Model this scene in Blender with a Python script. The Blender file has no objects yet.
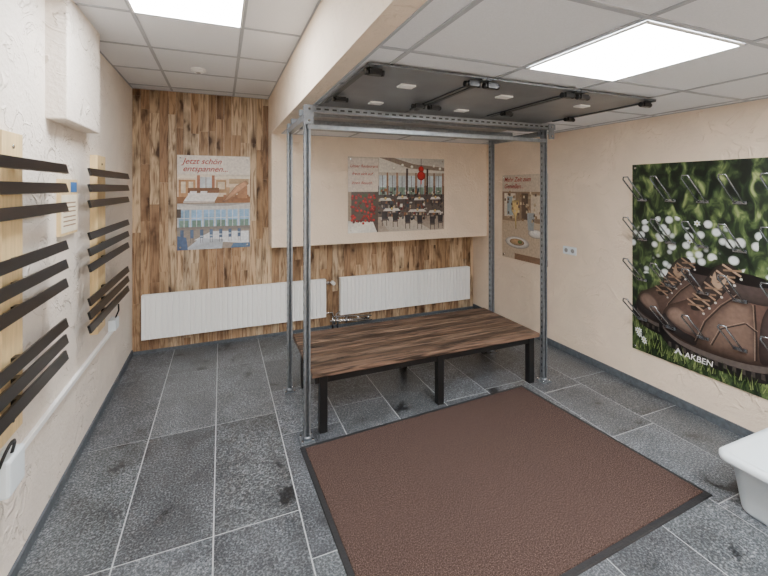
import bpy, math, random
from mathutils import Vector, Matrix
random.seed(7)
C = bpy.context.scene.collection

def lin(c):
    r=[]
    for v in c[:3]:
        v=v/255.0
        r.append(v/12.92 if v<=0.04045 else ((v+0.055)/1.055)**2.4)
    return (r[0],r[1],r[2],1.0)

# ---------------------------------------------------------------- materials
def mat(name,col,rough=0.6,metal=0.0,nscale=0,namt=0.0,bump=0.0,bscale=None,spec=0.5,stretch=None,col2=None):
    m=bpy.data.materials.new(name); m.use_nodes=True
    nt=m.node_tree; N=nt.nodes; L=nt.links
    b=N['Principled BSDF']
    b.inputs['Base Color'].default_value=lin(col)
    b.inputs['Roughness'].default_value=rough
    b.inputs['Metallic'].default_value=metal
    b.inputs['Specular IOR Level'].default_value=spec
    tc=N.new('ShaderNodeTexCoord'); mp=N.new('ShaderNodeMapping')
    L.new(tc.outputs['Object'],mp.inputs['Vector'])
    if stretch: mp.inputs['Scale'].default_value=stretch
    if nscale:
        n=N.new('ShaderNodeTexNoise'); n.inputs['Scale'].default_value=nscale; n.inputs['Detail'].default_value=6
        L.new(mp.outputs['Vector'],n.inputs['Vector'])
        r=N.new('ShaderNodeValToRGB'); r.color_ramp.elements[0].position=0.3; r.color_ramp.elements[1].position=0.7
        a=lin(col); c2=lin(col2) if col2 else tuple(min(1,x*(1+namt)) for x in a[:3])+(1,)
        if not col2: a=tuple(x*(1-namt) for x in a[:3])+(1,)
        r.color_ramp.elements[0].color=a; r.color_ramp.elements[1].color=c2
        L.new(n.outputs['Fac'],r.inputs['Fac']); L.new(r.outputs['Color'],b.inputs['Base Color'])
    if bump:
        n2=N.new('ShaderNodeTexNoise'); n2.inputs['Scale'].default_value=bscale or 20; n2.inputs['Detail'].default_value=5
        L.new(mp.outputs['Vector'],n2.inputs['Vector'])
        bp=N.new('ShaderNodeBump'); bp.inputs['Strength'].default_value=bump; bp.inputs['Distance'].default_value=0.01
        L.new(n2.outputs['Fac'],bp.inputs['Height']); L.new(bp.outputs['Normal'],b.inputs['Normal'])
    return m

def plaster(name,col,ridge=0.35):
    m=mat(name,col,0.7,spec=0.3)
    nt=m.node_tree; N=nt.nodes; L=nt.links; b=N['Principled BSDF']
    tc=N.new('ShaderNodeTexCoord')
    big=N.new('ShaderNodeTexNoise'); big.inputs['Scale'].default_value=2.6; big.inputs['Detail'].default_value=4; big.inputs['Distortion'].default_value=1.2
    L.new(tc.outputs['Object'],big.inputs['Vector'])
    fine=N.new('ShaderNodeTexNoise'); fine.inputs['Scale'].default_value=45; fine.inputs['Detail'].default_value=6
    L.new(tc.outputs['Object'],fine.inputs['Vector'])
    rid=N.new('ShaderNodeTexNoise'); rid.inputs['Scale'].default_value=3.6; rid.inputs['Detail'].default_value=3; rid.inputs['Distortion'].default_value=1.8
    L.new(tc.outputs['Object'],rid.inputs['Vector'])
    cr=N.new('ShaderNodeValToRGB')
    e=cr.color_ramp.elements; e[0].position=0.485; e[0].color=(0,0,0,1); e[1].position=0.55; e[1].color=(0,0,0,1)
    x=e.new(0.5); x.color=(1,1,1,1)
    L.new(rid.outputs['Fac'],cr.inputs['Fac'])
    mk=N.new('ShaderNodeValToRGB'); mk.color_ramp.elements[0].position=.44; mk.color_ramp.elements[1].position=.58
    L.new(big.outputs['Fac'],mk.inputs['Fac'])
    mm=N.new('ShaderNodeMath'); mm.operation='MULTIPLY'; L.new(cr.outputs['Color'],mm.inputs[0]); L.new(mk.outputs['Color'],mm.inputs[1])
    a1=N.new('ShaderNodeMath'); a1.operation='MULTIPLY_ADD'; a1.inputs[1].default_value=ridge
    L.new(mm.outputs[0],a1.inputs[0])
    a2=N.new('ShaderNodeMath'); a2.operation='MULTIPLY'; a2.inputs[1].default_value=0.6
    L.new(fine.outputs['Fac'],a2.inputs[0]); L.new(a2.outputs[0],a1.inputs[2])
    bp=N.new('ShaderNodeBump'); bp.inputs['Strength'].default_value=0.75; bp.inputs['Distance'].default_value=0.014
    L.new(a1.outputs[0],bp.inputs['Height']); L.new(bp.outputs['Normal'],b.inputs['Normal'])
    r=N.new('ShaderNodeValToRGB'); c=lin(col)
    r.color_ramp.elements[0].position=0.3; r.color_ramp.elements[1].position=0.7
    r.color_ramp.elements[0].color=tuple(v*0.93 for v in c[:3])+(1,)
    r.color_ramp.elements[1].color=tuple(min(1,v*1.04) for v in c[:3])+(1,)
    L.new(big.outputs['Fac'],r.inputs['Fac']); L.new(r.outputs['Color'],b.inputs['Base Color'])
    return m

def emis(name,col,s):
    m=bpy.data.materials.new(name); m.use_nodes=True
    N=m.node_tree.nodes; b=N['Principled BSDF']
    b.inputs['Base Color'].default_value=(0.9,0.9,0.9,1)
    b.inputs['Emission Color'].default_value=lin(col); b.inputs['Emission Strength'].default_value=s
    return m

def attr_wood(name,attr='tint',grain=(22,22,1.6),rough=0.5,dark=(58,32,16),amt=0.75,knots=True,dist=1.0,lo=.48,hi=.68):
    m=bpy.data.materials.new(name); m.use_nodes=True
    nt=m.node_tree; N=nt.nodes; L=nt.links; b=N['Principled BSDF']
    b.inputs['Roughness'].default_value=rough; b.inputs['Specular IOR Level'].default_value=0.3
    at=N.new('ShaderNodeAttribute'); at.attribute_name=attr
    tc=N.new('ShaderNodeTexCoord'); 
    add=N.new('ShaderNodeVectorMath'); add.operation='ADD'
    sc=N.new('ShaderNodeVectorMath'); sc.operation='SCALE'; sc.inputs['Scale'].default_value=9.0
    L.new(at.outputs['Color'],sc.inputs[0])
    L.new(tc.outputs['Object'],add.inputs[0]); L.new(sc.outputs['Vector'],add.inputs[1])
    mp=N.new('ShaderNodeMapping'); mp.inputs['Scale'].default_value=grain
    L.new(add.outputs['Vector'],mp.inputs['Vector'])
    n=N.new('ShaderNodeTexNoise'); n.inputs['Scale'].default_value=1.6; n.inputs['Detail'].default_value=7; n.inputs['Distortion'].default_value=dist
    L.new(mp.outputs['Vector'],n.inputs['Vector'])
    r=N.new('ShaderNodeValToRGB'); r.color_ramp.elements[0].position=lo; r.color_ramp.elements[1].position=hi
    r.color_ramp.elements[0].color=(0,0,0,1); r.color_ramp.elements[1].color=(amt,amt,amt,1)
    L.new(n.outputs['Fac'],r.inputs['Fac'])
    mx=N.new('ShaderNodeMixRGB'); L.new(at.outputs['Color'],mx.inputs['Color1']); mx.inputs['Color2'].default_value=lin(dark)
    L.new(r.outputs['Color'],mx.inputs['Fac'])
    out=mx.outputs['Color']
    if knots:
        wob=N.new('ShaderNodeTexNoise'); wob.inputs['Scale'].default_value=7; L.new(add.outputs['Vector'],wob.inputs['Vector'])
        ws=N.new('ShaderNodeVectorMath'); ws.operation='SCALE'; ws.inputs['Scale'].default_value=.12; L.new(wob.outputs['Color'],ws.inputs[0])
        wa=N.new('ShaderNodeVectorMath'); wa.operation='ADD'; L.new(add.outputs['Vector'],wa.inputs[0]); L.new(ws.outputs['Vector'],wa.inputs[1])
        mp2=N.new('ShaderNodeMapping'); mp2.inputs['Scale'].default_value=(9,9,2.6)
        L.new(wa.outputs['Vector'],mp2.inputs['Vector'])
        v=N.new('ShaderNodeTexVoronoi'); v.inputs['Scale'].default_value=0.8; L.new(mp2.outputs['Vector'],v.inputs['Vector'])
        r2=N.new('ShaderNodeValToRGB'); q=r2.color_ramp.elements; q[0].position=0.10; q[1].position=0.46
        q[0].color=(0.92,0.92,0.92,1); q[1].color=(0,0,0,1); z=q.new(.2); z.color=(.5,.5,.5,1)
        L.new(v.outputs['Distance'],r2.inputs['Fac'])
        m2=N.new('ShaderNodeMixRGB'); L.new(out,m2.inputs['Color1']); m2.inputs['Color2'].default_value=lin((62,40,26))
        L.new(r2.outputs['Color'],m2.inputs['Fac']); out=m2.outputs['Color']
    L.new(out,b.inputs['Base Color'])
    bp=N.new('ShaderNodeBump'); bp.inputs['Strength'].default_value=0.35; bp.inputs['Distance'].default_value=0.004
    L.new(n.outputs['Fac'],bp.inputs['Height']); L.new(bp.outputs['Normal'],b.inputs['Normal'])
    return m

def slate():
    m=bpy.data.materials.new('slate_tile'); m.use_nodes=True
    nt=m.node_tree; N=nt.nodes; L=nt.links; b=N['Principled BSDF']
    b.inputs['Specular IOR Level'].default_value=0.55
    at=N.new('ShaderNodeAttribute'); at.attribute_name='tint'
    tc=N.new('ShaderNodeTexCoord'); add=N.new('ShaderNodeVectorMath'); add.operation='ADD'
    sc=N.new('ShaderNodeVectorMath'); sc.operation='SCALE'; sc.inputs['Scale'].default_value=13.0
    L.new(at.outputs['Color'],sc.inputs[0]); L.new(tc.outputs['Object'],add.inputs[0]); L.new(sc.outputs['Vector'],add.inputs[1])
    n1=N.new('ShaderNodeTexNoise'); n1.inputs['Scale'].default_value=95; n1.inputs['Detail'].default_value=8; n1.inputs['Roughness'].default_value=0.75
    L.new(add.outputs['Vector'],n1.inputs['Vector'])
    r=N.new('ShaderNodeValToRGB'); e=r.color_ramp.elements
    e[0].position=0.35; e[0].color=lin((36,40,43)); e[1].position=0.68; e[1].color=lin((190,195,199))
    k=e.new(0.5); k.color=lin((92,97,101))
    L.new(n1.outputs['Fac'],r.inputs['Fac'])
    n2=N.new('ShaderNodeTexNoise'); n2.inputs['Scale'].default_value=4.5; n2.inputs['Detail'].default_value=6; n2.inputs['Distortion'].default_value=0.7
    L.new(add.outputs['Vector'],n2.inputs['Vector'])
    r2=N.new('ShaderNodeValToRGB'); q=r2.color_ramp.elements
    q[0].position=0.30; q[0].color=(0.14,0.14,0.15,1); q[1].position=0.66; q[1].color=(1.0,1.0,1.0,1); z=q.new(0.36); z.color=(0.60,0.60,0.60,1)
    L.new(n2.outputs['Fac'],r2.inputs['Fac'])
    mx=N.new('ShaderNodeMixRGB'); mx.blend_type='MULTIPLY'; mx.inputs['Fac'].default_value=1
    L.new(r.outputs['Color'],mx.inputs['Color1']); L.new(r2.outputs['Color'],mx.inputs['Color2'])
    m3=N.new('ShaderNodeMixRGB'); m3.blend_type='MULTIPLY'; m3.inputs['Fac'].default_value=1
    L.new(mx.outputs['Color'],m3.inputs['Color1']); L.new(at.outputs['Color'],m3.inputs['Color2'])
    L.new(m3.outputs['Color'],b.inputs['Base Color'])
    rr=N.new('ShaderNodeMapRange'); rr.inputs['To Min'].default_value=.22; rr.inputs['To Max'].default_value=.48
    L.new(n2.outputs['Fac'],rr.inputs['Value']); L.new(rr.outputs['Result'],b.inputs['Roughness'])
    bp=N.new('ShaderNodeBump'); bp.inputs['Strength'].default_value=0.35; bp.inputs['Distance'].default_value=0.003
    L.new(n1.outputs['Fac'],bp.inputs['Height']); L.new(bp.outputs['Normal'],b.inputs['Normal'])
    return m

def meadow():
    m=bpy.data.materials.new('meadow_print'); m.use_nodes=True
    nt=m.node_tree; N=nt.nodes; L=nt.links; b=N['Principled BSDF']; b.inputs['Roughness'].default_value=0.35
    tc=N.new('ShaderNodeTexCoord')
    mp=N.new('ShaderNodeMapping'); mp.inputs['Scale'].default_value=(1,1.8,1); mp.inputs['Rotation'].default_value=(0.5,0,0)
    L.new(tc.outputs['Object'],mp.inputs['Vector'])
    n=N.new('ShaderNodeTexNoise'); n.inputs['Scale'].default_value=8; n.inputs['Detail'].default_value=5; n.inputs['Distortion'].default_value=0.8
    L.new(mp.outputs['Vector'],n.inputs['Vector'])
    r=N.new('ShaderNodeValToRGB'); e=r.color_ramp.elements
    e[0].position=0.38; e[0].color=lin((16,26,18)); e[1].position=0.76; e[1].color=lin((176,188,126))
    k=e.new(0.49); k.color=lin((38,54,34)); k=e.new(0.60); k.color=lin((88,108,64))
    L.new(n.outputs['Fac'],r.inputs['Fac'])
    v=N.new('ShaderNodeTexVoronoi'); v.inputs['Scale'].default_value=13; L.new(tc.outputs['Object'],v.inputs['Vector'])
    lt=N.new('ShaderNodeValToRGB'); lt.color_ramp.elements[0].position=.30; lt.color_ramp.elements[0].color=(1,1,1,1); lt.color_ramp.elements[1].position=.46; lt.color_ramp.elements[1].color=(0,0,0,1)
    L.new(v.outputs['Distance'],lt.inputs[0])
    sx=N.new('ShaderNodeSeparateXYZ'); L.new(tc.outputs['Object'],sx.inputs[0])
    sb=N.new('ShaderNodeMath'); sb.operation='SUBTRACT'; sb.inputs[1].default_value=1.22; L.new(sx.outputs['Z'],sb.inputs[0])
    ab=N.new('ShaderNodeMath'); ab.operation='ABSOLUTE'; L.new(sb.outputs[0],ab.inputs[0])
    n3=N.new('ShaderNodeTexNoise'); n3.inputs['Scale'].default_value=5; L.new(tc.outputs['Object'],n3.inputs['Vector'])
    md=N.new('ShaderNodeMath'); md.operation='MULTIPLY_ADD'; md.inputs[1].default_value=1.0; md.inputs[2].default_value=-0.30
    L.new(n3.outputs['Fac'],md.inputs[0])
    l2=N.new('ShaderNodeMath'); l2.operation='LESS_THAN'; L.new(ab.outputs[0],l2.inputs[0]); L.new(md.outputs[0],l2.inputs[1])
    mu=N.new('ShaderNodeMath'); mu.operation='MULTIPLY'; L.new(lt.outputs[0],mu.inputs[0]); L.new(l2.outputs[0],mu.inputs[1])
    mx=N.new('ShaderNodeMixRGB'); L.new(mu.outputs[0],mx.inputs['Fac']); L.new(r.outputs['Color'],mx.inputs['Color1']); mx.inputs['Color2'].default_value=lin((230,235,234))
    L.new(mx.outputs['Color'],b.inputs['Base Color'])
    return m

def print_mat():
    m=bpy.data.materials.new('photo_print'); m.use_nodes=True
    nt=m.node_tree; N=nt.nodes; L=nt.links; b=N['Principled BSDF']; b.inputs['Roughness'].default_value=0.32
    at=N.new('ShaderNodeAttribute'); at.attribute_name='tint'
    tc=N.new('ShaderNodeTexCoord')
    n=N.new('ShaderNodeTexNoise'); n.inputs['Scale'].default_value=38; n.inputs['Detail'].default_value=6
    L.new(tc.outputs['Object'],n.inputs['Vector'])
    r=N.new('ShaderNodeValToRGB'); r.color_ramp.elements[0].position=.3; r.color_ramp.elements[1].position=.7
    r.color_ramp.elements[0].color=(.72,.72,.74,1); r.color_ramp.elements[1].color=(1.0,1.0,1.0,1)
    L.new(n.outputs['Fac'],r.inputs['Fac'])
    mx=N.new('ShaderNodeMixRGB'); mx.blend_type='MULTIPLY'; mx.inputs['Fac'].default_value=1
    L.new(at.outputs['Color'],mx.inputs['Color1']); L.new(r.outputs['Color'],mx.inputs['Color2']); L.new(mx.outputs['Color'],b.inputs['Base Color'])
    return m

M={}
M['plaster']=plaster('beige_plaster',(242,223,201),0.5)
M['plasterL']=plaster('pale_plaster',(236,226,214),1.0)
M['ceil']=mat('ceiling_tile',(232,234,237),0.85,nscale=160,namt=0.04,bump=0.15,bscale=220)
M['grid']=mat('ceiling_grid',(172,176,182),0.5)
M['panel']=emis('led_diffuser',(250,252,255),50.0)
M['slate']=slate()
M['grout']=mat('grout',(176,180,182),0.8,nscale=60,namt=0.15)
M['planks']=attr_wood('wood_planks',grain=(13,13,1.3),dist=2.4,dark=(104,76,54),amt=.75,lo=.46,hi=.64)
M['bench']=attr_wood('bench_wood',grain=(2.2,32,32),dark=(22,16,13),amt=0.95,knots=False,rough=0.5,lo=.41,hi=.63)
M['black']=mat('black_steel',(18,18,19),0.4)
M['blackw']=mat('black_bar',(14,12,12),0.35,nscale=30,namt=0.3,stretch=(8,0.5,8))
M['pine']=mat('pine_board',(226,198,146),0.55,nscale=6,namt=0.12,stretch=(10,10,1))
M['galv']=mat('galvanised_steel',(140,146,152),0.36,0.75,nscale=35,namt=0.16)
M['slot']=mat('slot_dark',(42,44,46),0.6)
M['plate']=mat('grey_sheet',(116,121,126),0.34,0.3,nscale=4,namt=0.18)
M['plateedge']=mat('sheet_edge',(70,74,76),0.4,0.3)
M['white']=mat('white_enamel',(250,250,248),0.3)
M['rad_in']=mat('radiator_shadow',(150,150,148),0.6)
M['plast']=mat('white_plastic',(228,237,242),0.3)
M['chrome']=mat('chrome',(200,200,202),0.16,1.0)
M['wire']=mat('wire_metal',(150,153,157),0.22,0.85)
M['rubber']=mat('rubber_edge',(30,30,32),0.6,bump=0.3,bscale=80)
M['base']=mat('skirting_slate',(84,90,96),0.45,nscale=40,namt=0.25)
M['cable']=mat('black_cable',(15,15,15),0.5)
M['print']=print_mat()

def carpet():
    m=bpy.data.materials.new('brown_coir'); m.use_nodes=True
    nt=m.node_tree; N=nt.nodes; L=nt.links; b=N['Principled BSDF']; b.inputs['Roughness'].default_value=0.95; b.inputs['Specular IOR Level'].default_value=0.1
    tc=N.new('ShaderNodeTexCoord')
    n=N.new('ShaderNodeTexNoise'); n.inputs['Scale'].default_value=170; n.inputs['Detail'].default_value=5; n.inputs['Roughness'].default_value=0.8
    L.new(tc.outputs['Object'],n.inputs['Vector'])
    r=N.new('ShaderNodeValToRGB'); e=r.color_ramp.elements
    e[0].position=0.36; e[0].color=lin((36,27,25)); e[1].position=0.70; e[1].color=lin((128,108,99)); k=e.new(0.5); k.color=lin((72,57,52))
    L.new(n.outputs['Fac'],r.inputs['Fac']); L.new(r.outputs['Color'],b.inputs['Base Color'])
    bp=N.new('ShaderNodeBump'); bp.inputs['Strength'].default_value=0.8; bp.inputs['Distance'].default_value=0.005
    L.new(n.outputs['Fac'],bp.inputs['Height']); L.new(bp.outputs['Normal'],b.inputs['Normal'])
    return m
M['mat']=carpet()

# ---------------------------------------------------------------- mesh builder
class B:
    def __init__(s,name,mats,parent=None):
        s.name=name; s.mats=mats; s.v=[]; s.f=[]; s.mi=[]; s.sm=[]; s.tint=[]; s.parent=parent; s.bev=0
    def poly(s,pts,m=0,smooth=False,t=None):
        i=len(s.v); s.v+= [tuple(p) for p in pts]; s.f.append(list(range(i,i+len(pts)))); s.mi.append(m); s.sm.append(smooth); s.tint.append(t)
    def hexa(s,p,m=0,t=None):
        i=len(s.v); s.v+=[tuple(q) for q in p]
        for f in ((0,3,2,1),(4,5,6,7),(0,1,5,4),(1,2,6,5),(2,3,7,6),(3,0,4,7)):
            s.f.append([i+k for k in f]); s.mi.append(m); s.sm.append(False); s.tint.append(t)
    def box(s,x0,x1,y0,y1,z0,z1,m=0,t=None):
        s.hexa([(x0,y0,z0),(x1,y0,z0),(x1,y1,z0),(x0,y1,z0),(x0,y0,z1),(x1,y0,z1),(x1,y1,z1),(x0,y1,z1)],m,t)
    def obox(s,c,d,R,m=0,t=None):
        c=Vector(c); P=[]
        for sz in (-1,1):
            for sx,sy in ((-1,-1),(1,-1),(1,1),(-1,1)):
                P.append(c+R@Vector((sx*d[0]/2,sy*d[1]/2,sz*d[2]/2)))
        s.hexa(P,m,t)
    def tube(s,pts,r,m=0,n=10,cap=True,r2=None):
        pts=[Vector(p) for p in pts]; rings=[]
        up=None
        for k,p in enumerate(pts):
            if k==0: d=pts[1]-pts[0]
            elif k==len(pts)-1: d=pts[-1]-pts[-2]
            else: d=(pts[k+1]-p).normalized()+(p-pts[k-1]).normalized()
            d.normalize()
            if up is None:
                up=Vector((0,0,1)) if abs(d.z)<0.9 else Vector((1,0,0))
            a=d.cross(up).normalized(); up=a.cross(d).normalized()
            rr=r if r2 is None else r+(r2-r)*k/(len(pts)-1)
            i=len(s.v)
            for j in range(n):
                an=2*math.pi*j/n
                s.v.append(tuple(p+rr*(math.cos(an)*a+math.sin(an)*up)))
            rings.append(i)
        for k in range(len(rings)-1):
            for j in range(n):
                j2=(j+1)%n
                s.f.append([rings[k]+j,rings[k]+j2,rings[k+1]+j2,rings[k+1]+j]); s.mi.append(m); s.sm.append(True); s.tint.append(None)
        if cap:
            s.f.append([rings[0]+j for j in range(n)][::-1]); s.mi.append(m); s.sm.append(False); s.tint.append(None)
            s.f.append([rings[-1]+j for j in range(n)]); s.mi.append(m); s.sm.append(False); s.tint.append(None)
    def cyl(s,a,b,r,m=0,n=20,r2=None): s.tube([a,b],r,m,n,True,r2)
    def build(s):
        me=bpy.data.meshes.new(s.name); me.from_pydata(s.v,[],s.f); me.update()
        for k in s.mats: me.materials.append(k)
        for p,mi,sm in zip(me.polygons,s.mi,s.sm):
            p.material_index=mi; p.use_smooth=sm
        if any(t is not None for t in s.tint):
            ca=me.color_attributes.new('tint','FLOAT_COLOR','CORNER')
            for p,t in zip(me.polygons,s.tint):
                for q,li in enumerate(p.loop_indices):
                    ca.data[li].color=(t[q] if isinstance(t,list) else t) if t else (1,1,1,1)
        o=bpy.data.objects.new(s.name,me); C.objects.link(o)
        if s.parent: o.parent=s.parent
        if s.bev:
            bm=o.modifiers.new('bevel','BEVEL'); bm.width=s.bev; bm.segments=2; bm.limit_method='ANGLE'
        return o

def empty(name):
    e=bpy.data.objects.new(name,None); C.objects.link(e); e.empty_display_size=0.1; return e

XL,XR,YB,YN=-0.84,3.30,4.70,-1.6
ZH,ZL=2.72,2.29
XS=0.50

# ---------------------------------------------------------------- room shell
b=B('floor',[M['grout'],M['slate']])
b.box(XL-.1,XR+.1,YN-.1,YB+.1,-0.1,-0.002,0)
pitch=0.418; x=-0.453-pitch; g=0.0035; ci=0
while x<XR:
    y=2.1+ (0,0,0.0,0.42,0.1,0.5,0.2,0.6,0.0,0.35)[ci%10]-5*0.98
    while y<YB:
        ln=0.98 if ci<3 else random.choice([0.62,0.62,0.98])
        x0=max(x+g,XL); x1=min(x+pitch-g,XR); y0=max(y+g,YN); y1=min(y+ln-g,YB)
        if x1>x0 and y1>y0:
            k=random.uniform(0.66,1.12)
            b.box(x0,x1,y0,y1,-0.0019,0.0,1,t=(k,k*random.uniform(0.99,1.01),k*random.uniform(1.0,1.03),1))
        y+=ln
    x+=pitch; ci+=1
b.build()

b=B('wall_left',[M['plasterL']]); b.box(XL-.12,XL,YN-.1,YB+.1,0,ZH+.1); b.build()
b=B('wall_right',[M['plaster']]); b.box(XR,XR+.12,YN-.1,YB+.1,0,ZH+.1); b.build()
b=B('wall_near',[M['plaster']]); b.box(XL,XR,YN-.12,YN,0,ZH+.1); b.build()
b=B('wall_back',[M['plaster'],M['planks']])
b.box(XL,XR,YB+.012,YB+.12,0,ZH+.1,0)
tones=[(200,172,138),(186,154,120),(212,186,152),(172,140,106),(160,128,98),(204,176,142),(216,192,160),(190,160,126),(178,146,112)]
x=XL+0.002
while x<XR-0.005:
    w=random.uniform(0.06,0.10); x1=min(x+w,XR-0.001)
    top=ZH if x<XS else 1.07
    z=-random.uniform(0,0.8)
    while z<top:
        ln=random.uniform(0.5,1.5)
        z0=max(0.0,z); z1=min(z+ln,top)
        if z1>z0+0.01:
            tcol=lin(random.choice(tones)); k=random.uniform(0.85,1.06); dd=random.uniform(0,0.005)
            b.box(x+.001,x1-.001,YB-dd,YB+.012,z0+.0005,z1-.0005,1,t=(tcol[0]*k,tcol[1]*k,tcol[2]*k,1))
        z+=ln
    x=x1
b.build()
b=B('wall_bulkhead',[M['plaster']]); b.box(XS,XR,4.38,YB-.006,1.055,ZH+.02); b.bev=0.006; b.build()
b=B('wall_soffit',[M['plaster']]); b.box(XS,XS+.10,YN,4.385,ZL,ZH+.02); b.build()
b=B('wall_left_pillar',[M['plasterL']]); b.box(XL-.01,-0.745,2.55,3.15,2.06,ZH+.01); b.bev=0.008; b.build()

def ceiling(name,x0,x1,y0,y1,z,gx,gy):
    b=B(name,[M['ceil'],M['grid']])
    xs=[x0]+[q for q in gx if x0<q<x1]+[x1]; ys=[y0]+[q for q in gy if y0<q<y1]+[y1]
    for i in range(len(xs)-1):
        for j in range(len(ys)-1):
            b.box(xs[i],xs[i+1],ys[j],ys[j+1],z,z+.02,0)
    for q in xs: 
        a=max(q-.011,x0); c=min(q+.011,x1); b.box(a,c,y0,y1,z-.005,z+.001,1)
    for q in ys:
        a=max(q-.011,y0); c=min(q+.011,y1); b.box(x0,x1,a,c,z-.0045,z+.001,1)
    return b.build()
gl=[2.05-0.615*k for k in range(8)]+[2.665,3.28,3.895,4.51]
ceiling('ceiling',XL,XS,YN,YB,ZH,[-0.475,0.125],gl)
gr=[0.91+0.615*k for k in range(-5,7)]
ceiling('ceiling_lower',XS+.10,XR,YN,4.38,ZL,[0.745,1.36,1.975,2.59,3.205],gr)

def lamp(x0,y0,z):
    b=B('ceiling_light_or_fill_panel',[M['white'],M['panel']])
    x1=x0+.59; y1=y0+.59
    f=.012
    b.box(x0,x0+f,y0,y1,z-.012,z-.0052); b.box(x1-f,x1,y0,y1,z-.012,z-.0052)
    b.box(x0+f,x1-f,y0,y0+f,z-.012,z-.0052); b.box(x0+f,x1-f,y1-f,y1,z-.012,z-.0052)
    b.box(x0+f,x1-f,y0+f,y1-f,z-.009,z-.0055,1)
    b.build()
lamp(-0.47,2.06,ZH); lamp(1.373,0.923,ZL); lamp(-0.47,-0.39,ZH); lamp(1.373,-0.92,ZL); lamp(2.603,-0.307,ZL)  # panels at negative y are out of view, added to brighten the room

b=B('smoke_detector',[M['white'],M['rad_in']])
b.cyl((-.18,3.74,ZH),(-.18,3.74,ZH-.018),.06,0,28); b.cyl((-.18,3.74,ZH-.018),(-.18,3.74,ZH-.032),.045,0,28,r2=.035); b.cyl((-.18,3.74,ZH-.032),(-.18,3.74,ZH-.035),.018,1,16)
b.build()

b=B('baseboard_left',[M['base']]); b.box(XL,XL+.012,YN,YB-.02,0,.055); b.build()
b=B('baseboard_right',[M['base']]); b.box(XR-.012,XR,YN,YB-.02,0,.065); b.build()
b=B('baseboard_back',[M['base']]); b.box(XL+.012,XR-.012,YB-.018,YB-.006,0,.03); b.build()

# ---------------------------------------------------------------- floor mat
def matq(k,z):
    P=[(.475,2.595),(2.39,2.69),(2.51,1.325),(.525,1.235)]
    cx=sum(p[0] for p in P)/4; cy=sum(p[1] for p in P)/4
    out=[]
    for px,py in P:
        out.append((px-math.copysign(k,px-cx),py-math.copysign(k,py-cy),z))
    return out
b=B('entrance_mat',[M['rubber'],M['mat']])
q0=matq(0,0.001); q1=matq(0.004,0.007); b.hexa(q0[::-1]+q1[::-1],0)
q2=matq(0.03,0.006); q3=matq(0.032,0.012); b.hexa(q2[::-1]+q3[::-1],1)
b.build()

# ---------------------------------------------------------------- bench
E=empty('wooden_bench')
b=B('seat_slats',[M['bench']],E); b.bev=0.004
bt=[(116,92,76),(104,82,66),(128,104,86),(96,76,62)]
y0,y1=2.655,3.455; n=9; w=(y1-y0)/n
for i in range(n):
    c=lin(bt[(i*3)%4]); k=random.uniform(.85,1.15)
    b.box(.57,2.56,y0+i*w+.003,y0+(i+1)*w-.003,.405,.44,0,t=(c[0]*k,c[1]*k,c[2]*k,1))
b.build()
b=B('under_frame',[M['black']],E); b.bev=.002
for yy in (2.70,3.37): b.box(.60,2.54,yy,yy+.04,.345,.404)
for xx in (.63,1.565,2.475): b.box(xx+.003,xx+.047,2.741,3.369,.35,.404)
b.build()
k=1
for xx in (.63,1.565,2.475):
    for yy in (2.69,3.36):
        b=B('leg_%d'%k,[M['black']],E); b.bev=.003
        b.box(xx,xx+.055,yy,yy+.055,.0,.404); b.build(); k+=1

# ---------------------------------------------------------------- steel frame
E=empty('steel_frame_stand')
def post(name,x,y,ztop,r=.021):
    b=B(name,[M['galv'],M['slot'],M['chrome']],E)
    s=r; t=.004
    b.box(x-s,x+s,y+s-t,y+s,.012,ztop)
    b.box(x-s,x-s+t,y-s,y+s-t,.012,ztop); b.box(x+s-t,x+s,y-s,y+s-t,.012,ztop)
    b.box(x-s+t,x-.009,y-s,y-s+t,.012,ztop); b.box(x+.009,x+s-t,y-s,y-s+t,.012,ztop)
    z=.08
    while z<ztop-.05:
        b.box(x-s-.0006,x-s+.0002,y-.005,y+.005,z,z+.022,1)
        z+=.055
    b.box(x-.045,x+.045,y-.045,y+.045,0.0,.008,0)
    b.cyl((x,y,.008),(x,y,.03),.03,0,20,r2=.026)
    for dx,dy in ((-.034,-.034),(.034,-.034),(-.034,.034),(.034,.034)): b.cyl((x+dx,y+dy,.008),(x+dx,y+dy,.018),.007,2,8)
    b.build()
FX0,FX1,FY0,FY1,FZ=.535,2.63,2.665,3.36,2.235
post('post_1',FX0,FY0,FZ); post('post_2',FX1,FY0+.02,FZ); post('post_3',FX0-.005,FY1,FZ-.01); post('post_4',FX1-.04,FY1,FZ-.01)
b=B('top_rails',[M['galv'],M['slot'],M['chrome']],E); b.bev=.002
b.box(FX0-.03,FX1+.05,FY0-.065,FY0-.022,2.205,2.247)
b.box(FX0-.03,FX1+.05,FY0+.10,FY0+.14,2.206,2.246)
b.box(FX0-.03,FX1+.02,FY1-.065,FY1-.023,2.19,2.23)
b.box(FX0-.03,FX1+.02,FY1-.25,FY1-.21,2.20,2.24)
b.box(FX0-.021,FX0+.021,FY0+.022,FY1-.022,2.155,2.197)
b.box(FX1-.041,FX1+.001,FY0+.042,FY1-.022,2.155,2.197)
b.box(FX0+.0,FX1,FY0-.02,FY0+.02,2.10,2.128)
xx=FX0+.05
while xx<FX1-.05:
    b.box(xx,xx+.03,FY0-.0656,FY0-.0648,2.22,2.232,1); xx+=.055
for cx in (FX0,FX1): 
    b.box(cx-.03,cx+.03,FY0-.072,FY0-.066,2.12,2.25); 
    for zz in (2.145,2.225): b.cyl((cx,FY0-.072,zz),(cx,FY0-.082,zz),.009,2,8)
b.build()

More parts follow.
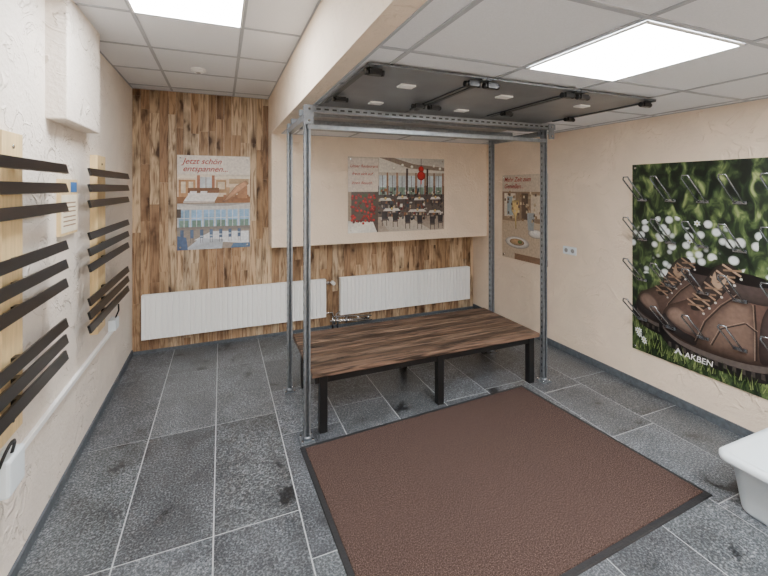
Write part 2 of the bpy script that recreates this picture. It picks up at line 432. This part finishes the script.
E=empty('overhead_metal_panel')
b=B('sheets',[M['plate'],M['plateedge']],E)
PX0,PX1,PY0,PY1=.62,2.62,1.70,3.30
cuts=[PX0,1.28,1.95,PX1]
for i in range(3):
    b.box(cuts[i]+.004,cuts[i+1]-.004,PY0,PY1,2.268,2.276,0)
    for xx in (cuts[i]+.006,cuts[i+1]-.03): b.box(xx,xx+.024,PY0+.001,2.55,2.260,2.268,1)
b.build()
b=B('knobs',[M['black'],M['white']],E)
def knob(x,y,z=2.26):
    b.box(x-.03,x+.03,y-.018,y+.018,z-.028,z); b.cyl((x-.036,y,z-.016),(x-.05,y,z-.016),.015,0,12); b.cyl((x+.03,y,z-.016),(x+.045,y,z-.016),.015,0,12); b.box(x-.036,x-.03,y-.008,y+.008,z-.024,z-.008)
for x,y in ((.67,1.74),(1.22,1.74),(1.34,1.74),(1.89,1.74),(2.01,1.74),(2.57,1.74),(1.22,2.35),(1.34,2.35),(1.95,2.35),(2.57,2.35),(.68,2.35)): knob(x,y)
for x,y in ((.95,1.98),(1.62,1.98),(2.3,2.0),(.95,2.45),(1.62,2.45)):
    b.box(x-.045,x+.045,y-.03,y+.03,2.259,2.268,1)
b.build()
b=B('hanger_bolts',[M['galv']],E)
for x in (.8,1.6,2.4):
    for y in (1.9,3.0): b.cyl((x,y,2.274),(x,y,2.292),.01)
b.build()

# ---------------------------------------------------------------- radiators
def radiator(x0,x1):
    E=empty('panel_radiator'); y0,y1=4.60,4.675; z0,z1=.165,.61
    b=B('front_panel',[M['white'],M['rad_in']],E)
    n=int((x1-x0-.04)/.05); w=(x1-x0-.04)/n; prof=[]
    for i in range(n):
        a=x0+.02+i*w
        prof+=[(a,y0+.016),(a+w*.16,y0+.016),(a+w*.26,y0),(a+w*.90,y0)]
    prof.append((x1-.02,y0+.016))
    prof=[(x0,y0+.003)]+prof+[(x1,y0+.003)]
    zi0,zi1=z0+.03,z1-.035
    for i in range(len(prof)-1):
        (a,ya),(c,yc)=prof[i],prof[i+1]
        b.poly([(a,ya,zi0),(c,yc,zi0),(c,yc,zi1),(a,ya,zi1)],0)
        b.poly([(a,y0+.003,z0),(c,y0+.003,z0),(c,yc,zi0),(a,ya,zi0)],0)
        b.poly([(a,ya,zi1),(c,yc,zi1),(c,y0+.003,z1),(a,y0+.003,z1)],0)
    b.box(x0,x1,y0+.018,y0+.022,z0,z1-.005,0)
    b.build()
    b=B('back_and_grille',[M['white'],M['rad_in']],E)
    b.box(x0,x1,y1-.01,y1,z0,z1-.005); b.box(x0-.004,x0,y0+.003,y1,z0,z1); b.box(x1,x1+.004,y0+.003,y1,z0,z1)
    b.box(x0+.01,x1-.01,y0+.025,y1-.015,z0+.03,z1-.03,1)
    for k in range(4): b.box(x0,x1,y0+.006+k*.018,y0+.013+k*.018,z1-.004,z1+.001)
    xx=x0
    while xx<x1: b.box(xx,xx+.006,y0+.004,y1,z1-.006,z1-.002); xx+=.03
    b.build()
    b=B('brackets',[M['white']],E)
    for xx in (x0+.2,x1-.2): b.box(xx,xx+.03,y1,4.694,z0+.06,z1-.06)
    b.build()
radiator(-.74,1.15); radiator(1.335,3.18)
E=empty('radiator_pipework')
b=B('pipes',[M['white'],M['chrome']],E)
b.tube([(1.16,4.64,.565),(1.27,4.64,.565)],.010,1); b.cyl((1.19,4.64,.545),(1.19,4.64,.585),.014,1)
b.cyl((1.235,4.64,.565),(1.235,4.56,.565),.022,0,16)
b.cyl((1.235,4.56,.565),(1.235,4.545,.565),.022,0,16,r2=.016)
b.tube([(1.156,4.64,.20),(1.24,4.64,.20),(1.25,4.64,.15),(1.72,4.58,.125)],.009,1)
b.tube([(1.33,4.64,.20),(1.28,4.62,.18),(1.28,4.60,.10),(1.72,4.56,.08)],.009,1)
b.tube([(1.20,4.60,.11),(1.70,4.60,.095)],.011,1)
for xx in (1.25,1.4,1.55,1.68): b.cyl((xx,4.59,.075),(xx,4.59,.135),.013,1,12)
b.cyl((1.25,4.66,.0),(1.25,4.66,.15),.010,1); b.cyl((1.31,4.66,.0),(1.31,4.66,.15),.010,1)
b.build()

# ---------------------------------------------------------------- left wall racks
def rack(ys,ye,boards):
    E=empty('wall_ski_rack')
    b=B('boards',[M['pine'],M['chrome']],E); b.bev=.003
    for (a,c) in boards:
        b.box(XL,XL+.045,a,c,.68,1.93)
        for zz in (.74,1.3,1.87): b.cyl((XL+.045,(a+c)/2,zz),(XL+.05,(a+c)/2,zz),.009,1,10)
    b.build()
    b=B('bars',[M['blackw']],E); b.bev=.002
    R=Matrix.Rotation(math.radians(-14),3,'Y')
    for z in (1.80,1.70,1.60,1.40,1.30,1.20,.99,.905,.82):
        b.obox((-.755,(ys+ye)/2,z),(.014,ye-ys,.05),R)
        for (a,c) in boards: b.box(XL+.045,-.758,(a+c)/2-.02,(a+c)/2+.02,z-.015,z+.015)
    b.build()
rack(1.61,2.565,[(2.0,2.18)])
rack(2.96,4.06,[(3.30,3.50)])

E=empty('small_wall_sign')
b=B('sign_board',[M['pine'],mat('card',(238,228,205),.6,nscale=25,namt=.06),mat('blue_dot',(60,110,170),.5),mat('card_text',(150,120,90),.6)],E)
b.box(XL,XL+.018,2.70,2.98,1.43,1.75,0); b.box(XL+.018,XL+.02,2.715,2.965,1.445,1.66,1); b.box(XL+.018,XL+.021,2.86,2.96,1.675,1.735,2)
for z in (1.61,1.585,1.56,1.53,1.505,1.48): b.box(XL+.02,XL+.0206,2.74,2.94,z,z+.008,3)
b.build()
b=B('cable_trunking',[M['white']]); b.box(XL,XL+.022,2.145,3.98,.515,.545); b.bev=.003; b.build()
E=empty('control_box')
b=B('housing',[M['plast'],M['rad_in']],E); b.bev=.012
b.box(XL,XL+.07,2.00,2.14,.47,.62); b.build()
b=B('cable',[M['cable']],E)
b.tube([(XL+.05,2.07,.61)]+[(XL+.05+.02*math.sin(a),2.07-.05+.05*math.cos(a),.62+.07*math.sin(a)) for a in [k*math.pi/8 for k in range(9)]]+[(XL+.04,1.8,.62)],.006)
b.build()
b=B('wall_junction_box',[M['plast'],M['cable']]); b.box(XL,XL+.05,3.78,3.90,.545,.63); b.tube([(XL+.03,3.86,.62),(XL+.05,3.89,.68),(XL+.04,3.93,.72)],.006,1); b.build()

# ---------------------------------------------------------------- wall socket
b=B('wall_socket',[M['plast'],M['rad_in']]); b.bev=.002
b.box(XR-.012,XR,2.93,3.09,1.02,1.10)
for yy in (2.97,3.05): b.cyl((XR-.012,yy,1.06),(XR-.0135,yy,1.06),.022,1,20)
b.build()

# ---------------------------------------------------------------- posters
pm={}
def pc(c,amt=0.14):
    if (c,amt) not in pm: pm[(c,amt)]=mat('ink_%02x%02x%02x'%c,c,.35,nscale=14,namt=amt)
    return pm[(c,amt)]
def smooth(P,n=5):
    out=[]; L=len(P)
    for i in range(L):
        p0,p1,p2,p3=[Vector(P[(i+k)%L]) for k in (-1,0,1,2)]
        for j in range(n):
            t=j/n
            out.append(tuple(0.5*((2*p1)+(-p0+p2)*t+(2*p0-5*p1+4*p2-p3)*t*t+(-p0+3*p1-3*p2+p3)*t**3)))
    return out
prng=random.Random(5)
class Poster:
    def __init__(s,name,org,right,up,nrm,w,h,back=None,gap=.010,bc=(220,210,190)):
        s.E=empty(name); s.o=Vector(org)+Vector(nrm)*gap; s.r=Vector(right); s.u=Vector(up); s.n=Vector(nrm); s.w=w; s.h=h
        s.mats=[back or M['print'],M['chrome'],mat(name+'_edge',(200,200,198),.4),M['print']]; s.b=B('print_layers',s.mats,s.E); s.k=1
        o=s.o; t=.006
        P=[o,o+s.r*w,o+s.r*w+s.u*h,o+s.u*h]
        s.b.hexa([p-s.n*t for p in P]+[p-s.n*.0005 for p in P],2)
        s.b.poly(P,0,t=lin(bc))
        for a in (.03,w-.03):
            for c in (.03,h-.03):
                q=o+s.r*a+s.u*c; s.b.cyl(q-s.n*gap,q+s.n*.011,.009,1,14)
    def P(s,pts,c,sm=False,abs_=False,amt=.14,grad=False):
        if sm: pts=smooth(pts)
        s.k+=1; W,H=(1,1) if abs_ else (s.w,s.h); off=s.n*(.000010*s.k)
        c=lin(c); sh=lambda f:(min(1,c[0]*f),min(1,c[1]*f),min(1,c[2]*f),1)
        w3=lambda a,v:s.o+s.r*(a*W)+s.u*(v*H)+off
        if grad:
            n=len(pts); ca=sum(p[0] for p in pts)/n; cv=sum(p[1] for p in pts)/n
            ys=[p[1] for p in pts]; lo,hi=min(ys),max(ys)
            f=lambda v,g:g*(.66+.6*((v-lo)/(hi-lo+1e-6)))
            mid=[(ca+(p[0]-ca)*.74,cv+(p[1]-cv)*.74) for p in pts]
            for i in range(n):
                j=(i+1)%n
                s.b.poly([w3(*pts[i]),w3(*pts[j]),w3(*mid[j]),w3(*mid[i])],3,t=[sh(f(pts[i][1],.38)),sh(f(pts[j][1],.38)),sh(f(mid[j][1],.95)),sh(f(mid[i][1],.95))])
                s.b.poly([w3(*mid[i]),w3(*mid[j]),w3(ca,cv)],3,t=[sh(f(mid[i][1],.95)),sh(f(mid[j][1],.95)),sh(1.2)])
        else:
            if len(pts)==4: fs=[1+prng.uniform(-amt,amt)*1.8 for _ in pts]
            else: fs=[1]*len(pts)
            s.b.poly([w3(a,v) for a,v in pts],3,t=[sh(f_) for f_ in fs])
    def R(s,a,c,d,e,col,amt=.14): s.P([(a,c),(d,c),(d,e),(a,e)],col,amt=amt)
    def El(s,a,v,ra,rv,col,amt=.14): s.P([(a+ra*math.cos(2*math.pi*k/16),v+rv*math.sin(2*math.pi*k/16)) for k in range(16)],col,grad=True)
    def T(s,txt,a,v,size,col,shear=.35):
        cu=bpy.data.curves.new('caption','FONT'); cu.body=txt; cu.size=size; cu.shear=shear; cu.offset=size*.006
        cu.materials.append(pc(col,0.05))
        o=bpy.data.objects.new('caption',cu); C.objects.link(o); o.parent=s.E
        R=Matrix((s.r,s.u,s.n)).transposed().to_4x4()
        R.translation=s.o+s.r*(a*s.w)+s.u*(v*s.h)+s.n*.0095
        o.matrix_world=R
    def done(s): s.b.build()

# poster 1 : on plank wall
p=Poster('relaxation_poster',(-.43,YB-.006,1.04),(1,0,0),(0,0,1),(0,-1,0),.73,1.01,bc=(240,232,220))
p.T('Jetzt schön',.07,.91,.085,(170,40,34)); p.T('entspannen...',.07,.83,.085,(170,40,34))
p.R(0,.49,1,.80,(220,198,170)); p.R(0,.755,1,.80,(240,228,208)); p.R(.02,.56,.24,.74,(186,142,100)); p.R(.05,.6,.11,.72,(236,220,190)); p.R(.15,.6,.21,.72,(236,220,190))
p.R(.30,.60,.46,.77,(206,214,218)); p.R(.375,.60,.385,.77,(150,130,110)); p.R(.26,.58,.30,.79,(170,110,80)); p.R(.46,.58,.50,.79,(170,110,80))
p.R(.52,.60,.66,.74,(170,134,96)); p.R(.54,.64,.64,.72,(226,206,176)); p.R(.7,.70,.98,.755,(200,170,130))
p.R(0,.49,1,.56,(160,114,78)); p.P([(.08,.51),(.50,.51),(.56,.60),(.16,.60)],(244,240,234)); p.P([(.08,.495),(.50,.495),(.50,.515),(.08,.515)],(210,200,190)); p.P([(.14,.585),(.24,.585),(.25,.63),(.15,.63)],(250,248,244)); p.P([(.26,.585),(.36,.585),(.37,.63),(.27,.63)],(250,248,244)); p.R(.14,.60,.56,.655,(130,90,60)); p.P([(.16,.585),(.25,.585),(.26,.62),(.17,.62)],(252,250,246)); p.P([(.30,.585),(.39,.585),(.40,.62),(.31,.62)],(252,250,246))
p.R(.62,.50,.98,.58,(150,104,72)); p.R(.66,.56,.78,.66,(190,150,112)); p.R(.82,.54,.96,.68,(176,128,92)); p.P([(.70,.58),(.80,.58),(.79,.66),(.71,.66)],(220,196,160))
p.P([(.60,.50),(.64,.50),(.86,.62),(.98,.70),(.94,.74),(.80,.68)],(206,156,120),grad=True)
p.R(0,0,1,.49,(222,226,228)); p.R(0,.43,1,.49,(206,206,202)); p.P([(0,.49),(.35,.46),(.7,.46),(1,.49)],(170,168,164))
for k in range(6):
    a=.02+k*.165; p.R(a,.24,a+.14,.42,(150,190,224)); p.R(a+.01,.24,a+.13,.31,(120,150,138)); p.R(a+.066,.24,a+.074,.42,(232,236,238)); p.R(a,.33,a+.14,.336,(232,236,238))
p.R(0,.20,1,.24,(150,142,136)); p.R(0,0,1,.20,(176,164,152))
p.P([(.22,.10),(.46,.19),(.98,.18),(.98,.04)],(238,241,244)); p.P([(.1,.0),(.3,.12),(.62,.10),(.6,0)],(206,214,222))
for k in range(7): p.P([(.04+.13*k,.12),(.085+.13*k,.12),(.085+.13*k,.21),(.04+.13*k,.21)],(96,116,146)); p.R(.045+.13*k,.07,.05+.13*k,.12,(60,64,70)); p.R(.075+.13*k,.07,.08+.13*k,.12,(60,64,70))
p.P([(0,0),(.14,0),(.12,.13),(0,.15)],(84,106,140)); p.R(0,.34,.05,.43,(90,80,74)); p.P([(.72,0),(1,0),(1,.05),(.76,.05)],(96,124,156))
for k in range(5): p.R(.3+.13*k,.13+.008*k,.34+.13*k,.145+.008*k,(190,206,220))
p.done()

# poster 2 : on bulkhead
p=Poster('restaurant_poster',(1.352,4.38,1.175),(1,0,0),(0,0,1),(0,-1,0),1.28,.89,bc=(92,84,78))
p.R(0,.62,1,1,(204,192,176)); p.R(.3,.80,1,1,(226,220,208)); p.P([(.3,1),(.62,.86),(1,.83),(1,.88),(.66,.92),(.45,1)],(150,134,118))
for k in range(7):
    a=.30+k*.1; p.R(a,.50,a+.075,.76,(206,220,226)); p.R(a+.005,.50,a+.07,.60,(126,152,136)); p.R(a+.034,.50,a+.04,.76,(96,86,80)); p.R(a+.078,.48,a+.092,.80,(150,110,84))
p.R(.58,.44,.60,.86,(74,60,54)); p.R(.80,.42,.82,.86,(74,60,54))
p.R(.29,.34,1,.50,(84,74,70)); p.R(0,.0,1,.20,(176,160,144)); p.P([(.3,.20),(.6,.20),(.85,0),(.4,0)],(204,192,176)); p.R(.29,.2,1,.36,(112,100,92))
cl=[(46,42,46),(70,60,58),(34,32,36),(150,104,72),(222,216,206),(120,44,44),(190,170,140),(60,72,84)]
for k in range(220):
    a=prng.uniform(.29,.97); v=prng.uniform(.14,.55); w_=prng.uniform(.008,.03); h_=prng.uniform(.01,.05); p.P([(a,v),(a+w_,v+prng.uniform(-.01,.01)),(a+w_,v+h_),(a+.003,v+h_)],prng.choice(cl))
for a,v,w_ in ((.30,.42,.13),(.48,.44,.12),(.66,.42,.12),(.84,.43,.12),(.34,.28,.18),(.60,.26,.2),(.82,.24,.15)):
    p.P([(a,v),(a+w_,v),(a+w_*.85,v+.035),(a+w_*.12,v+.035)],(232,228,220)); p.R(a+.02,v-.10,a+.027,v,(44,40,38)); p.R(a+w_-.027,v-.10,a+w_-.02,v,(44,40,38))
    p.El(a+w_*.5,v+.03,.012,.02,(220,190,120))
for a,v in ((.33,.12),(.44,.10),(.57,.07),(.70,.06),(.84,.04),(.93,.06)):
    p.P([(a,v+.03),(a+.05,v+.03),(a+.054,v+.15),(a-.004,v+.15)],(58,52,56)); p.R(a,v-.04,a+.006,v+.03,(40,36,36)); p.R(a+.044,v-.04,a+.05,v+.03,(40,36,36)); p.P([(a,v+.03),(a+.05,v+.03),(a+.058,v+.055),(a+.008,v+.055)],(96,84,80))
p.R(0,0,.03,.62,(170,152,132)); p.R(.03,.0,.29,.54,(84,70,62)); p.P([(0,0),(.28,0),(.24,.14),(0,.16)],(236,230,218))
for k in range(90):
    a=prng.uniform(.03,.26); v=prng.uniform(.12,.50); p.El(a,v,.012,.018,prng.choice([(196,34,36),(210,50,46),(140,30,34),(60,88,50),(170,30,34),(110,20,26)]))
p.El(.74,.85,.03,.045,(214,44,40)); p.El(.74,.76,.045,.065,(200,38,36)); p.R(.737,.89,.743,1,(60,40,40)); p.R(.735,.64,.745,.70,(214,44,40))
for a,v in ((.64,.88),(.88,.90),(.45,.86),(.54,.90),(.95,.86)): p.El(a,v,.016,.024,(255,248,228))
p.P([(0,.54),(.29,.54),(.29,.98),(0,.98)],(234,222,208),amt=.03)
p.T('Unser Restaurant',.015,.86,.048,(170,40,36)); p.T('freut sich auf',.035,.76,.048,(170,40,36)); p.T('Ihren Besuch.',.03,.64,.048,(170,40,36))
p.done()

# poster 3 : right wall far
p=Poster('dining_poster',(XR,4.05,.84),(0,-1,0),(0,0,1),(-1,0,0),.75,1.02,bc=(206,184,158))
p.R(0,.80,1,1,(222,208,188),.03); p.T('Mehr Zeit zum',.06,.92,.075,(170,40,36)); p.T('Genießen...',.06,.84,.075,(170,40,36))
p.R(0,.45,1,.80,(160,136,112)); p.R(.05,.5,.32,.78,(234,224,208)); p.R(.66,.5,.97,.76,(220,206,186)); p.R(.46,.46,.60,.78,(110,90,76)); p.R(.12,.52,.26,.74,(170,190,200))
p.P([(0,0),(1,0),(1,.42),(.55,.48),(0,.40)],(206,188,164)); p.El(.35,.2,.28,.07,(242,240,234)); p.El(.35,.205,.17,.04,(196,160,120)); p.El(.76,.33,.16,.05,(242,240,234)); p.El(.42,.21,.05,.02,(110,136,80))
p.P([(.32,.36),(.34,.36),(.34,.5),(.42,.58),(.40,.7),(.24,.7),(.22,.58),(.30,.5)],(232,206,140),grad=True); p.P([(.6,.36),(.72,.36),(.74,.56),(.58,.56)],(176,186,192)); p.R(.3,.0,1,.07,(150,116,90))
for k in range(60):
    a=prng.uniform(.02,.95); v=prng.uniform(.44,.78); p.P([(a,v),(a+.04,v),(a+.035,v+.03),(a+.004,v+.03)],prng.choice([(110,90,76),(200,180,150),(150,120,90),(230,214,180)]))
p.done()

# big boots poster
p=Poster('hiking_boots_poster',(XR,2.34,.32),(0,-1,0),(0,0,1),(-1,0,0),1.62,1.58,meadow(),gap=.012)
def S(pts,c,sm=True,amt=.16,g=False): p.P([(a,z-.32) for a,z in pts],c,sm,True,amt,g)
gr_=[(54,70,38),(88,108,58),(120,138,78),(38,52,30),(150,164,104)]
for k in range(420):
    a=prng.uniform(0,1.6); z=prng.uniform(.325,.60 if a<.95 else .85); h_=prng.uniform(.05,.14); l=prng.uniform(-.04,.04)
    if a+l<0 or a+l>1.61: continue
    S([(a,z),(a+.007,z),(a+l+.003,min(z+h_,1.85))],prng.choice(gr_),False)
def shoe(dx,dz,s,k=1.0):
    def c(t):
        g_=sum(t)/3; return tuple(int(min(255,(v*.82+g_*.18)*k)) for v in t)
    def Q(pts,col,sm=True,amt=.16,g=False): S([(.27+dx+(a-.27)*s,.45+dz+(z-.45)*s) for a,z in pts],c(col),sm,amt,g)
    # thick lugged sole
    Q([(.235,.63),(.24,.52),(.33,.440),(.50,.405),(.70,.40),(.89,.415),(.995,.49),(1.005,.60),(.9,.56),(.5,.52),(.30,.60)],(26,23,23),amt=.2)
    Q([(.26,.575),(.36,.50),(.52,.465),(.72,.46),(.90,.485),(.985,.55),(.98,.585),(.88,.53),(.70,.505),(.52,.51),(.38,.54),(.28,.61)],(92,82,76),amt=.2)
    for j in range(13):
        a=.30+j*.053; zb=.448-.022*math.sin(j/12*3.1); Q([(a,zb),(a+.024,zb-.002),(a+.022,zb+.035),(a+.002,zb+.037)],(70,62,58),False)
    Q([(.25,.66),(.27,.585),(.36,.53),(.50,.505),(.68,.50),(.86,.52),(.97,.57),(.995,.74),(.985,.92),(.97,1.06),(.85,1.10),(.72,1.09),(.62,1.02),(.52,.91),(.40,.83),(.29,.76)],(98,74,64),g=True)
    # panels: side, heel cup, rubber toe cap, ankle pad
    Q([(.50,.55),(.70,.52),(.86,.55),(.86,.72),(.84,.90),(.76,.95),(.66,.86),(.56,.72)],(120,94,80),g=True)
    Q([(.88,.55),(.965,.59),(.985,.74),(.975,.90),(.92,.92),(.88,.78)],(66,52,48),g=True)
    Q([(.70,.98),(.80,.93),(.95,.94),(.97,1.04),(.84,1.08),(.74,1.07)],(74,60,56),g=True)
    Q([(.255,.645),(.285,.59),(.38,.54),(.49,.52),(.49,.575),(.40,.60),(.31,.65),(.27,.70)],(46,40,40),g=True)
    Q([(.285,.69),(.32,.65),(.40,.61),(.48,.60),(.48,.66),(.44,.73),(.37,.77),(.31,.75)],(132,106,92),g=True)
    Q([(.70,1.07),(.76,1.045),(.87,1.04),(.94,1.06),(.91,1.10),(.80,1.12),(.73,1.11)],(20,16,16),amt=.1)
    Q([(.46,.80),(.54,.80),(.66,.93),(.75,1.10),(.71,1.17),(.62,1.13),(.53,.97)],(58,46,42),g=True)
    for A,Bq in (((.50,.55),(.56,.72)),((.56,.72),(.66,.86)),((.66,.86),(.76,.96)),((.86,.55),(.86,.72)),((.86,.72),(.85,.92)),((.60,.56),(.66,.70)),((.66,.70),(.80,.78)),((.80,.78),(.86,.74))):
        (a0,z0_),(a1,z1_)=A,Bq; L_=math.hypot(a1-a0,z1_-z0_); nx,nz=-(z1_-z0_)/L_*.004,(a1-a0)/L_*.004
        Q([(a0-nx,z0_-nz),(a1-nx,z1_-nz),(a1+nx,z1_+nz),(a0+nx,z0_+nz)],(34,25,23),False,.05)
        Q([(a0+2.2*nx,z0_+2.2*nz),(a1+2.2*nx,z1_+2.2*nz),(a1+2.8*nx,z1_+2.8*nz),(a0+2.8*nx,z0_+2.8*nz)],(170,146,124),False,.05)
    # thick round laces
    for j in range(7):
        a=.465+.038*j; z=.79+.05*j
        Q([(a-.03,z+.060),(a+.080,z-.006),(a+.088,z+.010),(a-.022,z+.076)],(40,30,28),False,.05)
        Q([(a-.03,z+.063),(a+.080,z-.003),(a+.086,z+.009),(a-.024,z+.075)],(176,142,112),False,.12)
        Q([(a-.022,z+.022),(a+.088,z+.034),(a+.087,z+.047),(a-.023,z+.035)],(140,110,86),False,.12)
    for j in range(7):
        a=.548+.038*j; z=.775+.05*j; S_=[(a+.009*math.cos(q*math.pi/4),z+.009*math.sin(q*math.pi/4)) for q in range(8)]; Q(S_,(206,202,194),False,.05)
    Q([(.62,1.10),(.60,1.02),(.64,.98),(.68,1.02),(.70,1.09),(.67,1.05),(.64,1.02),(.63,1.05)],(176,142,112),amt=.1)
shoe(-.215,.10,.86,.95)
shoe(.0,.0,1.0,1.08)
for k in range(110):
    a=prng.uniform(0.01,1.1); z=prng.uniform(.325,.40); h_=prng.uniform(.04,.10); l=prng.uniform(-.03,.03)
    if a+l<0: continue
    S([(a,z),(a+.007,z),(a+l+.003,z+h_)],prng.choice(gr_),False)
for k in range(30):
    a=prng.choice([prng.uniform(.03,.14),prng.uniform(1.05,1.5),prng.uniform(1.05,1.5),prng.uniform(.3,1.5)]); z=prng.uniform(.42,1.0) if a>1 else (prng.uniform(.40,.5) if a<.2 else prng.uniform(1.2,1.45))
    S([(a+.026*math.cos(t)*(1 if q%2 else .55),z+.026*math.sin(t)*(1 if q%2 else .55)) for q,t in enumerate([j*math.pi/6 for j in range(12)])],(234,238,238),False,.03)
    S([(a+.007*math.cos(j),z+.007*math.sin(j)) for j in range(6)],(200,190,70),False)
p.T('AKBEN',.26,.055,.06,(240,240,238),0.1)
S([(.345,.41),(.375,.46),(.405,.41),(.39,.41),(.375,.435),(.36,.41)],(240,240,238),False,.0)
p.done()

E=empty('boot_hanger_rack')
b=B('wire_hooks',[M['wire'],M['black']],E)
for z in (1.60,1.27,.93,.60):
    for i in range(7):
        y=2.24-.225*i; o=.21; h=.19; d=.026
        b.tube([(XR-.028,y+d,z),(XR-.05,y+d,z+.005),(XR-.02-o,y+d,z+h-.02),(XR-.025-o,y+d*.7,z+h),(XR-.025-o,y-d*.7,z+h),(XR-.02-o,y-d,z+h-.02),(XR-.05,y-d,z+.005),(XR-.028,y-d,z)],.0058,0,8)
        b.box(XR-.036,XR-.0235,y-.04,y+.04,z-.011,z+.011,0)
b.build()

# ---------------------------------------------------------------- plastic tub
E=empty('plastic_storage_tub')
b=B('tub_shell',[M['plast']],E)
def rr(x0,x1,y0,y1,r,z,n=6):
    out=[]
    for cx,cy,a0 in ((x1-r,y1-r,0),(x0+r,y1-r,90),(x0+r,y0+r,180),(x1-r,y0+r,270)):
        for k in range(n+1):
            a=math.radians(a0+90*k/n); out.append((cx+r*math.cos(a),cy+r*math.sin(a),z))
    return out
X0,X1,Y0,Y1=2.46,3.05,.72,1.29
def ins(k,z,r): return rr(X0+k,X1-k,Y0+k,Y1-k,r,z)
rings=[ins(.075,0.002,.05),ins(.065,.02,.06),ins(.035,.25,.07),ins(.0,.255,.06),ins(-.003,.265,.06),ins(-.003,.285,.06),ins(.008,.297,.06),ins(.03,.297,.05),ins(.042,.285,.05),ins(.075,.03,.05)]
base=len(b.v); n=len(rings[0])
for r_ in rings: b.v+=r_
for k in range(len(rings)-1):
    for j in range(n):
        j2=(j+1)%n; b.f.append([base+k*n+j,base+k*n+j2,base+(k+1)*n+j2,base+(k+1)*n+j]); b.mi.append(0); b.sm.append(True); b.tint.append(None)
for k,rev in ((0,True),(len(rings)-1,False)):
    l=[base+k*n+j for j in range(n)]; b.f.append(l[::-1] if rev else l); b.mi.append(0); b.sm.append(False); b.tint.append(None)
b.build()

# ---------------------------------------------------------------- world / camera
w=bpy.data.worlds.new('World'); bpy.context.scene.world=w; w.use_nodes=True
w.node_tree.nodes['Background'].inputs['Color'].default_value=(.8,.85,.9,1); w.node_tree.nodes['Background'].inputs['Strength'].default_value=.3
cam=bpy.data.cameras.new('camera'); cam.sensor_width=36; cam.lens=395/768*36; cam.shift_y=-100/768; cam.clip_start=.02
co=bpy.data.objects.new('camera',cam); C.objects.link(co); co.location=(0,0,1.7); co.rotation_euler=(math.radians(90),0,math.radians(-22.4))
bpy.context.scene.camera=co
